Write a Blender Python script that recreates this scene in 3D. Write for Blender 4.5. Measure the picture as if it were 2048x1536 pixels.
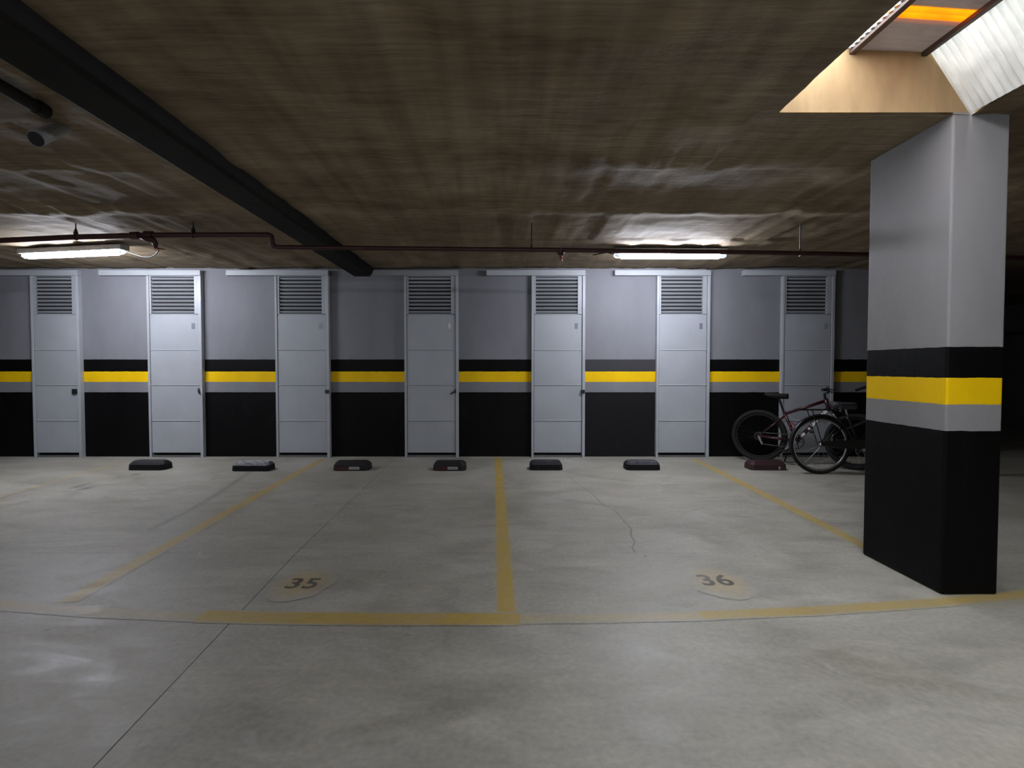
import bpy, bmesh, math, random
import numpy as np
from mathutils import Vector, Matrix, noise as mnoise

# ------------------------------------------------------------------ clear
for o in list(bpy.data.objects):
    bpy.data.objects.remove(o, do_unlink=True)
scene = bpy.context.scene
C = scene.collection
R = math.radians
random.seed(7)

# ------------------------------------------------------------------ camera
F = 1089.0                 # focal length in pixels of the 2048-wide frame
VPX = 1005.0
PITCH = math.atan(33 / F)
EYE = 1.215
D = 7.4                    # distance to the back wall
H = 2.53                   # ceiling height
cam_d = bpy.data.cameras.new('camera')
cam_d.sensor_width = 36.0
cam_d.lens = 36.0 * F / 2048
cam_d.shift_x = (1024 - VPX) / 2048
cam_d.clip_start = 0.05
cam = bpy.data.objects.new('camera', cam_d)
cam.location = (0, 0, EYE)
cam.rotation_euler = (math.pi / 2 - PITCH, 0, 0)
C.objects.link(cam)
scene.camera = cam

# ------------------------------------------------------------------ world (pale overcast sky over the light well) and exposure
SKY = 3.3
world = bpy.data.worlds.new('sky')
scene.world = world
world.use_nodes = True
bg = world.node_tree.nodes['Background']
bg.inputs['Color'].default_value = (0.93, 0.96, 1.0, 1)
bg.inputs['Strength'].default_value = SKY
scene.view_settings.view_transform = 'Standard'
scene.view_settings.look = 'None'
scene.view_settings.gamma = 1.0
scene.view_settings.use_curve_mapping = False
scene.view_settings.exposure = 1.95
TUBE = 42.0                # emission strength of every tube lamp


def ray(px, py):
    u = (px - VPX) / F
    v = (768 - py) / F
    c, s = math.cos(PITCH), math.sin(PITCH)
    return Vector((u, c + v * s, -s + v * c))


def at_y(px, py, y):
    d = ray(px, py)
    return Vector((0, 0, EYE)) + d * (y / d.y)


def at_z(px, py, z=0.0):
    d = ray(px, py)
    return Vector((0, 0, EYE)) + d * ((z - EYE) / d.z)


# ------------------------------------------------------------------ material helpers
def new_mat(name):
    m = bpy.data.materials.new(name)
    m.use_nodes = True
    nt = m.node_tree
    return m, nt, nt.nodes['Principled BSDF']


def N(nt, kind, **kw):
    n = nt.nodes.new(kind)
    for k, v in kw.items():
        setattr(n, k, v)
    return n


def ramp(nt, fac, stops, interp='LINEAR'):
    r = N(nt, 'ShaderNodeValToRGB')
    r.color_ramp.interpolation = interp
    el = r.color_ramp.elements
    while len(el) < len(stops):
        el.new(0.5)
    for e, (p, c) in zip(el, stops):
        e.position = p
        e.color = (c[0], c[1], c[2], 1) if not isinstance(c, (int, float)) else (c, c, c, 1)
    nt.links.new(fac, r.inputs[0])
    return r.outputs[0]


def noise(nt, vec, scale, detail=4, rough=0.55, dist=0.0):
    n = N(nt, 'ShaderNodeTexNoise')
    n.inputs['Scale'].default_value = scale
    n.inputs['Detail'].default_value = detail
    n.inputs['Roughness'].default_value = rough
    n.inputs['Distortion'].default_value = dist
    if vec is not None:
        nt.links.new(vec, n.inputs['Vector'])
    return n.outputs['Fac']


def mapping(nt, scale=(1, 1, 1), loc=(0, 0, 0)):
    g = N(nt, 'ShaderNodeNewGeometry')
    m = N(nt, 'ShaderNodeMapping')
    m.inputs['Scale'].default_value = scale
    m.inputs['Location'].default_value = loc
    nt.links.new(g.outputs['Position'], m.inputs['Vector'])
    return m.outputs['Vector']


def mixc(nt, fac, a, b, mode='MIX'):
    m = N(nt, 'ShaderNodeMix', data_type='RGBA', blend_type=mode)
    for sock, val in ((m.inputs[0], fac), (m.inputs[6], a), (m.inputs[7], b)):
        if hasattr(val, 'is_output') or isinstance(val, bpy.types.NodeSocket):
            nt.links.new(val, sock)
        elif isinstance(val, (int, float)):
            sock.default_value = val
        else:
            sock.default_value = (val[0], val[1], val[2], 1)
    return m.outputs[2]


def math_n(nt, op, a, b=None, clamp=False):
    m = N(nt, 'ShaderNodeMath', operation=op, use_clamp=clamp)
    for i, v in enumerate((a, b)):
        if v is None:
            continue
        if isinstance(v, (int, float)):
            m.inputs[i].default_value = v
        else:
            nt.links.new(v, m.inputs[i])
    return m.outputs[0]


def bump(nt, bsdf, height, strength=0.3, dist=0.01):
    b = N(nt, 'ShaderNodeBump')
    b.inputs['Strength'].default_value = strength
    b.inputs['Distance'].default_value = dist
    nt.links.new(height, b.inputs['Height'])
    nt.links.new(b.outputs['Normal'], bsdf.inputs['Normal'])


def simple(name, col, rough=0.5, metal=0.0, var=0.12, scale=18.0, bmp=0.0, coat=0.0):
    m, nt, b = new_mat(name)
    v = mapping(nt)
    f = noise(nt, v, scale, 4)
    lo = [c * (1 - var) for c in col]
    hi = [min(1, c * (1 + var)) for c in col]
    nt.links.new(ramp(nt, f, [(0.3, lo), (0.7, hi)]), b.inputs['Base Color'])
    b.inputs['Roughness'].default_value = rough
    b.inputs['Metallic'].default_value = metal
    b.inputs['Coat Weight'].default_value = coat
    if bmp:
        bump(nt, b, noise(nt, v, scale * 4, 3), bmp, 0.004)
    return m


GREY_WALL = (0.235, 0.237, 0.262)
YELLOW = (0.97, 0.61, 0.003)
BLACK = (0.0018, 0.0018, 0.0023)


def banded(name, grey=GREY_WALL, grey_span=None):
    """grey plaster with the painted black / yellow / grey / black bands of the dado"""
    m, nt, b = new_mat(name)
    g = N(nt, 'ShaderNodeNewGeometry')
    sx = N(nt, 'ShaderNodeSeparateXYZ')
    nt.links.new(g.outputs['Position'], sx.inputs[0])
    wob = noise(nt, mapping(nt, (6, 6, 6)), 2.0, 3)
    z = math_n(nt, 'ADD', sx.outputs['Z'], math_n(nt, 'MULTIPLY', math_n(nt, 'SUBTRACT', wob, 0.5), 0.008))
    z = math_n(nt, 'DIVIDE', z, 3.0)
    bands = ramp(nt, z, [(0.0, BLACK), (0.873 / 3, grey), (1.018 / 3, YELLOW), (1.160 / 3, BLACK), (1.322 / 3, grey)], 'CONSTANT')
    wear = noise(nt, mapping(nt, (1.2, 1.2, 0.5)), 2.2, 6, 0.62)
    fine = noise(nt, mapping(nt), 40, 3)
    tone = ramp(nt, wear, [(0.3, 0.88), (0.7, 1.05)])
    col = mixc(nt, 1.0, bands, tone, 'MULTIPLY')
    dust = ramp(nt, noise(nt, mapping(nt, (3, 3, 0.8)), 3.1, 6, 0.65), [(0.58, 0.0), (0.85, 0.025)])
    col = mixc(nt, dust, col, (0.30, 0.30, 0.32))
    if grey_span:      # within one X span the black bands are mixed towards grey
        xa = math_n(nt, 'MULTIPLY', math_n(nt, 'GREATER_THAN', sx.outputs['X'], grey_span[0]), math_n(nt, 'LESS_THAN', sx.outputs['X'], grey_span[1]))
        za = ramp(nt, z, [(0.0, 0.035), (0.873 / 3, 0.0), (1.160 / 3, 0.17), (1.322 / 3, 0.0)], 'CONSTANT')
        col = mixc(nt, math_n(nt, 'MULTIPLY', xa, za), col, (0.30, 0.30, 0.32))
    nt.links.new(col, b.inputs['Base Color'])
    nt.links.new(ramp(nt, wear, [(0.3, 0.50), (0.7, 0.66)]), b.inputs['Roughness'])
    b.inputs['Specular IOR Level'].default_value = 0.15
    bump(nt, b, math_n(nt, 'ADD', fine, wear), 0.25, 0.004)
    return m


M = {}
M['wall'] = banded('painted_plaster', grey_span=(1.0, 2.2))
M['column'] = banded('painted_column', (0.285, 0.278, 0.288))
M['dark_wall'] = simple('recess_shade_black', (0.03, 0.03, 0.03), 0.85, var=0.2, scale=3)  # near-black colour puts the darkness of the added recess into its walls
M['plain_wall'] = simple('grey_plaster', (0.20, 0.20, 0.21), 0.7, var=0.15, scale=3)

# floor concrete: the colour field is shared with the worn paint films lying on it
def floor_color(nt):
    big = noise(nt, mapping(nt, (0.55, 0.9, 1)), 1.3, 5, 0.62, 0.6)
    med = noise(nt, mapping(nt, (1.0, 2.2, 1), (4, 1, 0)), 2.3, 5, 0.65, 0.9)
    fin = noise(nt, mapping(nt), 38, 4)
    c1 = ramp(nt, big, [(0.28, (0.325, 0.312, 0.255)), (0.5, (0.41, 0.395, 0.335)), (0.74, (0.475, 0.462, 0.41))])
    c2 = ramp(nt, med, [(0.30, 0.78), (0.5, 0.98), (0.72, 1.16)])
    col = mixc(nt, 1.0, c1, c2, 'MULTIPLY')
    blot = ramp(nt, noise(nt, mapping(nt, (1, 1.6, 1), (9, 3, 0)), 1.1, 5, 0.5, 1.5), [(0.56, 0.0), (0.70, 0.5)])
    col = mixc(nt, blot, col, (0.25, 0.232, 0.18))
    chalk = ramp(nt, noise(nt, mapping(nt, (1.2, 1, 1), (-3, 7, 0)), 1.9, 5, 0.7, 1.2), [(0.60, 0.0), (0.74, 0.55)])
    col = mixc(nt, chalk, col, (0.52, 0.52, 0.515))
    speck = ramp(nt, noise(nt, mapping(nt, (1, 1, 1), (2, 2, 0)), 7.0, 2), [(0.76, 0.0), (0.80, 0.8)])
    col = mixc(nt, speck, col, (0.07, 0.068, 0.06))
    col = mixc(nt, 1.0, col, ramp(nt, fin, [(0.3, 0.88), (0.7, 1.1)]), 'MULTIPLY')
    return col, med, fin


m, nt, b = new_mat('power_floated_concrete')
col, med, fin = floor_color(nt)
nt.links.new(col, b.inputs['Base Color'])
nt.links.new(ramp(nt, med, [(0.3, 0.40), (0.7, 0.62)]), b.inputs['Roughness'])
bump(nt, b, math_n(nt, 'ADD', fin, med), 0.10, 0.004)
M['floor'] = m

# board marked concrete of the ceiling
m, nt, b = new_mat('board_marked_concrete')
v1 = mapping(nt, (3.2, 0.9, 1))
grain = noise(nt, mapping(nt, (1.0, 16.0, 1)), 2.6, 6, 0.6)      # fine streaks parallel to the wall
patch = noise(nt, mapping(nt, (0.7, 1.2, 1)), 1.3, 6, 0.62, 0.7)
board = noise(nt, mapping(nt, (9.0, 0.5, 1)), 1.0, 2, 0.5)
col = ramp(nt, patch, [(0.30, (0.165, 0.122, 0.073)), (0.52, (0.265, 0.205, 0.132)), (0.75, (0.35, 0.285, 0.20))])
col = mixc(nt, 1.0, col, ramp(nt, grain, [(0.3, 0.72), (0.7, 1.2)]), 'MULTIPLY')
col = mixc(nt, 1.0, col, ramp(nt, board, [(0.35, 0.84), (0.65, 1.12)]), 'MULTIPLY')
nt.links.new(col, b.inputs['Base Color'])
nt.links.new(ramp(nt, patch, [(0.3, 0.70), (0.7, 0.9)]), b.inputs['Roughness'])
b.inputs['Specular IOR Level'].default_value = 0.2
bump(nt, b, math_n(nt, 'ADD', math_n(nt, 'MULTIPLY', grain, 0.5), math_n(nt, 'ADD', board, noise(nt, mapping(nt), 14, 6, 0.7))), 0.35, 0.012)
M['ceiling'] = m

M['beam'] = simple('black_painted_concrete', (0.010, 0.0095, 0.008), 0.7, var=0.3, scale=6, bmp=0.3)
M['beam'].node_tree.nodes['Principled BSDF'].inputs['Specular IOR Level'].default_value = 0.15
M['shaft'] = None
m, nt, b = new_mat('warm_tinted_concrete')  # the tan carries the warm daylight tint in the concrete's base colour
p = noise(nt, mapping(nt, (2.5, 2.5, 0.8)), 3.0, 6, 0.62)
col = ramp(nt, p, [(0.3, (0.27, 0.178, 0.09)), (0.55, (0.345, 0.235, 0.12)), (0.75, (0.39, 0.275, 0.15))])
nt.links.new(col, b.inputs['Base Color'])
b.inputs['Roughness'].default_value = 0.8
bump(nt, b, noise(nt, mapping(nt), 22, 5), 0.3, 0.006)
M['shaft'] = m


def sheet(name, col, trans, rough=0.4):
    m, nt, b = new_mat(name)
    b.inputs['Base Color'].default_value = (*col, 1)
    b.inputs['Roughness'].default_value = rough
    f = noise(nt, mapping(nt, (2, 2, 2)), 4, 5)
    cc = ramp(nt, f, [(0.3, [c * 0.82 for c in col]), (0.7, col)])
    nt.links.new(cc, b.inputs['Base Color'])
    t = N(nt, 'ShaderNodeBsdfTranslucent')
    nt.links.new(cc, t.inputs['Color'])
    mx = N(nt, 'ShaderNodeMixShader')
    mx.inputs[0].default_value = trans
    nt.links.new(b.outputs[0], mx.inputs[1])
    nt.links.new(t.outputs[0], mx.inputs[2])
    nt.links.new(mx.outputs[0], nt.nodes['Material Output'].inputs['Surface'])
    return m


M['roof_grey'] = sheet('weathered_grey_sheet', (0.45, 0.40, 0.37), 0.22)
M['roof_orange'] = sheet('orange_translucent_sheet', (0.95, 0.42, 0.03), 0.55)
M['roof_white'] = sheet('white_translucent_sheet', (0.85, 0.86, 0.84), 0.32)
M['purlin'] = simple('brown_painted_steel', (0.075, 0.05, 0.045), 0.5, 0.3, 0.2, 20)

M['door'] = simple('silver_grey_door_paint', (0.40, 0.425, 0.455), 0.36, 0.0, 0.05, 3, bmp=0.05)
M['door_frame'] = simple('silver_grey_frame_paint', (0.43, 0.455, 0.485), 0.33, 0.0, 0.04, 5)
M['cavity_shade'] = simple('dark_cavity_shade', (0.012, 0.012, 0.014), 0.9)  # near-black colour standing in for shade inside openings
M['plate_dark'] = simple('grey_number_plate', (0.19, 0.19, 0.26), 0.5)
M['plate_light'] = simple('pale_number_plate', (0.62, 0.63, 0.63), 0.5)
M['lock'] = simple('dark_lock_metal', (0.05, 0.05, 0.055), 0.35, 0.7)
M['threshold'] = simple('sill_track_grey', (0.16, 0.17, 0.17), 0.5, 0.3)

M['pipe_red'] = simple('dark_red_sprinkler_paint', (0.040, 0.008, 0.007), 0.5, 0.0, 0.25, 9)
M['sprinkler'] = simple('red_sprinkler_head', (0.20, 0.05, 0.035), 0.4, 0.4)
M['steel_dark'] = simple('dark_steel', (0.05, 0.048, 0.045), 0.5, 0.6)
M['pvc_white'] = simple('white_pvc', (0.33, 0.33, 0.32), 0.35, 0.0, 0.1, 8)
M['pipe_dark'] = simple('dark_pipe', (0.010, 0.008, 0.007), 0.85)
M['cable'] = simple('grey_cable', (0.02, 0.02, 0.02), 0.5)

m, nt, b = new_mat('lit_tube')
b.inputs['Base Color'].default_value = (1, 1, 1, 1)
e = b.inputs['Emission Color']
e.default_value = (0.86, 0.89, 1.0, 1)
b.inputs['Emission Strength'].default_value = TUBE
M['tube'] = m
M['lamp_body'] = simple('lamp_body_white', (0.55, 0.56, 0.58), 0.4)
m, nt, b = new_mat('clear_end_cap')
b.inputs['Base Color'].default_value = (0.85, 0.88, 0.95, 1)
b.inputs['Roughness'].default_value = 0.15
b.inputs['Transmission Weight'].default_value = 0.6
nt.links.new(ramp(nt, noise(nt, mapping(nt), 30, 2), [(0.3, (0.7, 0.74, 0.82)), (0.7, (0.9, 0.92, 0.97))]), b.inputs['Base Color'])
M['end_cap'] = m

M['rubber'] = simple('black_rubber', (0.007, 0.007, 0.008), 0.7, 0, 0.3, 30, bmp=0.2)


def worn_rubber(name, amount, tint):
    """black rubber with scuffed pale dust where tyres rub the upper faces"""
    m, nt, b = new_mat(name)
    g = N(nt, 'ShaderNodeNewGeometry')
    sx = N(nt, 'ShaderNodeSeparateXYZ')
    nt.links.new(g.outputs['Normal'], sx.inputs[0])
    up = math_n(nt, 'POWER', math_n(nt, 'MAXIMUM', sx.outputs['Z'], 0.0), 2.0)
    f = ramp(nt, noise(nt, mapping(nt), 26, 6, 0.7), [(0.35, 0.3), (0.6, 1.0)])
    fac = math_n(nt, 'MULTIPLY', math_n(nt, 'MULTIPLY', up, f), amount)
    nt.links.new(mixc(nt, fac, (0.006, 0.006, 0.008), tint), b.inputs['Base Color'])
    b.inputs['Roughness'].default_value = 0.7
    b.inputs['Specular IOR Level'].default_value = 0.25
    return m


M['rubber_worn'] = worn_rubber('scuffed_rubber', 0.8, (0.065, 0.06, 0.072))
M['rubber_white'] = worn_rubber('white_scuffed_rubber', 1.0, (0.50, 0.52, 0.54))
M['rubber_grey'] = worn_rubber('grey_scuffed_rubber', 0.9, (0.12, 0.12, 0.14))
M['red_refl'] = simple('dark_red_reflector', (0.060, 0.008, 0.010), 0.35, 0, 0.2, 40)
M['red_body'] = simple('faded_dark_red_rubber', (0.030, 0.007, 0.010), 0.6, 0, 0.2, 25)
M['white_refl'] = simple('pale_reflector', (0.36, 0.35, 0.33), 0.4, 0, 0.1, 40)

M['frame_red'] = simple('dark_red_frame_paint', (0.040, 0.004, 0.008), 0.35, 0.1, 0.1, 6, coat=0.5)
M['frame_black'] = simple('black_frame_paint', (0.006, 0.006, 0.007), 0.3, 0.1, 0.1, 6, coat=0.4)
M['tyre'] = simple('black_tyre', (0.005, 0.005, 0.005), 0.8, 0, 0.2, 40)
M['rim_black'] = simple('black_rim', (0.008, 0.008, 0.008), 0.5, 0.3)
M['chrome'] = simple('bright_alloy', (0.55, 0.56, 0.55), 0.3, 0.9, 0.08, 12)
M['alloy'] = simple('dull_alloy', (0.26, 0.27, 0.27), 0.4, 0.9, 0.1, 12)
M['decal'] = simple('white_decal', (0.72, 0.74, 0.74), 0.4, 0, 0.05, 20)
M['saddle'] = simple('black_saddle_vinyl', (0.007, 0.007, 0.008), 0.45)
M['saddle_grey'] = simple('grey_saddle_vinyl', (0.05, 0.05, 0.058), 0.4)
M['red_cable'] = simple('red_cable_lock', (0.30, 0.03, 0.04), 0.4)
M['dark_number'] = None


def paint(name, col, solid, feather=0.12, seed=0.0):
    """worn floor paint: thin film that lets the concrete show through where rubbed away"""
    m, nt, b = new_mat(name)
    uv = N(nt, 'ShaderNodeUVMap')
    sx = N(nt, 'ShaderNodeSeparateXYZ')
    nt.links.new(uv.outputs[0], sx.inputs[0])
    d = math_n(nt, 'SUBTRACT', 0.5, math_n(nt, 'ABSOLUTE', math_n(nt, 'SUBTRACT', sx.outputs['X'], 0.5)))
    edge = math_n(nt, 'DIVIDE', d, feather, True)
    w = noise(nt, mapping(nt, (1, 1, 1), (seed, seed, 0)), 2.6, 5, 0.7, 0.8)
    w2 = noise(nt, mapping(nt, (1, 1, 1), (seed, 0, 0)), 24, 4, 0.7)
    cover = ramp(nt, math_n(nt, 'ADD', math_n(nt, 'MULTIPLY', w, 0.75), math_n(nt, 'MULTIPLY', w2, 0.25)),
                 [(0.34, max(0.0, solid - 0.35)), (0.62, solid)])
    fac = math_n(nt, 'MULTIPLY', edge, cover)
    pc = ramp(nt, w2, [(0.3, [c * 0.85 for c in col]), (0.7, col)])
    fc, med, fin = floor_color(nt)
    nt.links.new(mixc(nt, fac, fc, pc), b.inputs['Base Color'])
    nt.links.new(ramp(nt, med, [(0.3, 0.40), (0.7, 0.62)]), b.inputs['Roughness'])
    bump(nt, b, math_n(nt, 'ADD', fin, med), 0.10, 0.004)
    return m


LINE = (0.56, 0.39, 0.075)
M['line_strong'] = paint('yellow_line_paint', LINE, 1.0, 0.18)
M['line_mid'] = paint('worn_yellow_line_paint', (0.54, 0.39, 0.11), 0.95, 0.25, 3.0)
M['line_faint'] = paint('faded_yellow_line_paint', (0.54, 0.42, 0.17), 0.60, 0.35, 5.0)
M['disc'] = paint('faded_yellow_disc_paint', (0.54, 0.40, 0.15), 0.70, 0.3, 8.0)
M['digit'] = paint('dark_stencil_paint', (0.050, 0.042, 0.022), 1.0, 0.001, 2.0)
M['stain'] = paint('dark_oil_stain', (0.05, 0.05, 0.048), 0.7, 0.4, 6.0)
M['stain_soft'] = paint('soft_grey_stain', (0.16, 0.16, 0.15), 0.65, 0.5, 1.0)


# ------------------------------------------------------------------ mesh builder
class MB:
    def __init__(s):
        s.v, s.f, s.uv = [], [], None

    def box(s, x0, x1, y0, y1, z0, z1, mat=None):
        b = len(s.v)
        for x in (x0, x1):
            for y in (y0, y1):
                for z in (z0, z1):
                    p = Vector((x, y, z))
                    s.v.append(tuple(mat @ p) if mat else tuple(p))
        for q in ((0, 1, 3, 2), (4, 6, 7, 5), (0, 4, 5, 1), (2, 3, 7, 6), (0, 2, 6, 4), (1, 5, 7, 3)):
            s.f.append(tuple(b + i for i in q))
        return s

    def tube(s, pts, r, n=10, caps=True, closed=False):
        pts = [Vector(p) for p in pts]
        rs = r if isinstance(r, (list, tuple)) else [r] * len(pts)
        m = len(pts)
        prev = None
        base = len(s.v)
        for i, p in enumerate(pts):
            if closed:
                t = (pts[(i + 1) % m] - pts[i - 1]).normalized()
            elif i == 0:
                t = (pts[1] - p).normalized()
            elif i == m - 1:
                t = (p - pts[i - 1]).normalized()
            else:
                t = ((pts[i + 1] - p).normalized() + (p - pts[i - 1]).normalized())
                t = t.normalized() if t.length > 1e-6 else (pts[i + 1] - p).normalized()
            if prev is None:
                a = Vector((0, 0, 1)) if abs(t.z) < 0.9 else Vector((1, 0, 0))
                u = t.cross(a).normalized()
            else:
                u = (prev - t * prev.dot(t)).normalized()
            prev = u
            w = t.cross(u)
            for k in range(n):
                an = 2 * math.pi * k / n
                s.v.append(tuple(p + (u * math.cos(an) + w * math.sin(an)) * rs[i]))
        rng = m if closed else m - 1
        for i in range(rng):
            j = (i + 1) % m
            for k in range(n):
                l = (k + 1) % n
                s.f.append((base + i * n + k, base + i * n + l, base + j * n + l, base + j * n + k))
        if caps and not closed:
            s.f.append(tuple(base + k for k in reversed(range(n))))
            s.f.append(tuple(base + (m - 1) * n + k for k in range(n)))
        return s

    def ring(s, c, axis, R0, r, n=40, k=8, squash=1.0):
        c = Vector(c)
        axis = Vector(axis).normalized()
        a = Vector((0, 0, 1)) if abs(axis.z) < 0.9 else Vector((1, 0, 0))
        u = axis.cross(a).normalized()
        w = axis.cross(u)
        b = len(s.v)
        for i in range(n):
            t = 2 * math.pi * i / n
            d = u * math.cos(t) + w * math.sin(t)
            for j in range(k):
                q = 2 * math.pi * j / k
                s.v.append(tuple(c + d * (R0 + r * math.cos(q)) + axis * r * squash * math.sin(q)))
        for i in range(n):
            for j in range(k):
                i2, j2 = (i + 1) % n, (j + 1) % k
                s.f.append((b + i * k + j, b + i * k + j2, b + i2 * k + j2, b + i2 * k + j))
        return s

    def loft(s, rings):
        n = len(rings[0])
        b = len(s.v)
        for rg in rings:
            s.v.extend(tuple(p) for p in rg)
        for i in range(len(rings) - 1):
            for k in range(n):
                l = (k + 1) % n
                s.f.append((b + i * n + k, b + i * n + l, b + (i + 1) * n + l, b + (i + 1) * n + k))
        s.f.append(tuple(b + k for k in reversed(range(n))))
        s.f.append(tuple(b + (len(rings) - 1) * n + k for k in range(n)))
        return s

    def build(s, name, mat, parent=None, smooth=False, bevel=0.0, segs=2):
        me = bpy.data.meshes.new(name)
        me.from_pydata([tuple(p) for p in s.v], [], s.f)
        if s.uv:
            l = me.uv_layers.new(name='UVMap')
            for poly in me.polygons:
                for li, vi in zip(poly.loop_indices, poly.vertices):
                    l.data[li].uv = s.uv[vi]
        bm = bmesh.new()
        bm.from_mesh(me)
        bmesh.ops.recalc_face_normals(bm, faces=bm.faces)
        bm.to_mesh(me)
        bm.free()
        me.materials.append(mat)
        if smooth:
            me.polygons.foreach_set('use_smooth', [True] * len(me.polygons))
        o = bpy.data.objects.new(name, me)
        C.objects.link(o)
        if parent:
            o.parent = parent
        if bevel:
            md = o.modifiers.new('bevel', 'BEVEL')
            md.width = bevel
            md.segments = segs
            md.limit_method = 'ANGLE'
            md.harden_normals = False
        return o


def empty(name, loc=(0, 0, 0), rz=0.0):
    o = bpy.data.objects.new(name, None)
    o.empty_display_size = 0.1
    o.location = loc
    o.rotation_euler = (0, 0, rz)
    C.objects.link(o)
    return o


def tag(o, label=None, cat=None, group=None, kind=None):
    if label:
        o['label'] = label
    if cat:
        o['category'] = cat
    if group:
        o['group'] = group
    if kind:
        o['kind'] = kind
    return o


# ------------------------------------------------------------------ setting: floor
X0, X1, Y0 = -11.0, 11.0, -7.0
XE, YR = 5.9, 13.0        # the back wall ends here; a recess is added beyond so that the area goes black
floor = tag(MB().box(X0, X1, Y0, YR, -0.12, -0.02).build('floor', M['floor']),
            'grey power-floated concrete floor with painted parking bays', 'floor', kind='structure')
JY = at_z(800, 1106).y


def jx(y):
    return -1.385 + (4.1 - y) * 0.057


def slab(poly):
    mb = MB()
    mb.v = [(x, y, -0.02) for x, y in poly] + [(x, y, 0.0) for x, y in poly]
    n = len(poly)
    mb.f = [tuple(reversed(range(n))), tuple(range(n, 2 * n))] + [(i, (i + 1) % n, n + (i + 1) % n, n + i) for i in range(n)]
    return mb.build('floor_slab', M['floor'], floor)


g = 0.0028
gy = 0.0016
slab([(X0, Y0), (jx(Y0) - g, Y0), (jx(JY) - g, JY - gy), (X0, JY - gy)])
slab([(jx(Y0) + g, Y0), (X1, Y0), (X1, JY - gy), (jx(JY) + g, JY - gy)])
slab([(X0, JY + gy), (jx(JY) - g, JY + gy), (jx(D) - g * 0.3, YR), (X0, YR)])
slab([(jx(JY) + g, JY + gy), (X1, JY + gy), (X1, YR), (jx(D) + g * 0.3, YR)])

# ------------------------------------------------------------------ setting: walls
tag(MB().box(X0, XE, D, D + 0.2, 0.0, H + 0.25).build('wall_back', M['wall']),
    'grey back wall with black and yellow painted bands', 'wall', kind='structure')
tag(MB().box(X0 - 0.2, X0, Y0, D, 0.0, H + 0.25).build('wall_left', M['plain_wall']), 'dim left wall of the garage', 'wall', kind='structure')
tag(MB().box(XE - 0.2, XE, D + 0.2, YR, 0.0, H + 0.25).build('added_recess_side', M['dark_wall']), 'side wall of the added dark recess behind the column', 'wall', kind='structure')
tag(MB().box(XE - 0.2, X1, YR, YR + 0.2, 0.0, H + 0.25).build('added_recess_end', M['dark_wall']), 'end wall of the added recess right of the column, coloured near black for shade', 'wall', kind='structure')
tag(MB().box(X1, X1 + 0.2, Y0, YR, 0.0, H + 0.25).build('wall_right', M['plain_wall']), 'dark right wall of the garage', 'wall', kind='structure')
tag(MB().box(X0, X1, Y0 - 0.2, Y0, 0.0, H + 0.25).build('wall_front', M['plain_wall']), 'wall behind the viewer', 'wall', kind='structure')

# ------------------------------------------------------------------ column position (front corner on the floor)
cc = at_z(1885, 1190)
cl = at_z(1716, 1108)
CX0, CX1 = 2.345, 2.645
CY0, CY1 = cc.y, cl.y + 0.0

# ------------------------------------------------------------------ setting: ceiling with light well opening
HX0, HX1, HY0, HY1 = 1.43, 2.44, -0.4, CY0 + 0.0
rng = np.random.default_rng(3)
xs = sorted(set([X0, -9, -8] + [round(x, 3) for x in np.arange(-7.2, 6.6, 0.033)] + [8, 9.5, X1] + [HX0, HX1]))
ys = sorted(set([Y0, -5, -3, -1.5, 0.3, 0.8] + [round(y, 3) for y in np.arange(1.2, D - 0.02, 0.033)] + [HY0, HY1, D, D + 0.2, 9.0, 11.0, YR]))
# boards of the formwork, running towards the back wall
edges = [-12.0]
while edges[-1] < 12:
    edges.append(edges[-1] + rng.uniform(0.09, 0.20))
edges = np.array(edges)
seams = [-3.0, 0.9, 2.25, 2.95, 3.62, 4.4, 5.66, 30.0]
boff = rng.normal(0, 0.0048, (len(seams) + 1, len(edges) + 1))


def ceil_z(x, y):
    i = int(np.searchsorted(edges, x))
    k = int(np.searchsorted(seams, y))
    z = boff[k, i]
    away = min(1.0, abs(x - BEAMX) / 0.7)
    z -= 0.024 * away * math.exp(-((y - 4.60 - 0.03 * math.sin(x * 1.3) - 0.07 * mnoise.noise(Vector((x * 2.3, 7, 0))) - 0.03 * mnoise.noise(Vector((x * 11.0, 3, 0)))) / 0.12) ** 2)
    z -= 0.012 * math.exp(-((y - 3.60 - 0.16 * mnoise.noise(Vector((x * 1.9, 2, 5))) - 0.04 * mnoise.noise(Vector((x * 9.0, 2, 0)))) / 0.16) ** 2)
    z += 0.006 if y < 5.66 else 0.022 * min(1.0, (y - 5.66) / 1.7)
    z += 0.016 * mnoise.noise(Vector((x * 0.9, y * 1.1, 3.1))) + 0.006 * mnoise.noise(Vector((x * 3.1, y * 3.4, 1.7)))
    z += 0.0045 * mnoise.noise(Vector((x * 9.0, y * 7.0, 5.2))) + 0.003 * mnoise.noise(Vector((x * 17.0, y * 5.0, 8.2)))
    if y < 3.4:                       # rest: fairly even
        z *= 0.6
    return H + z


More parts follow.
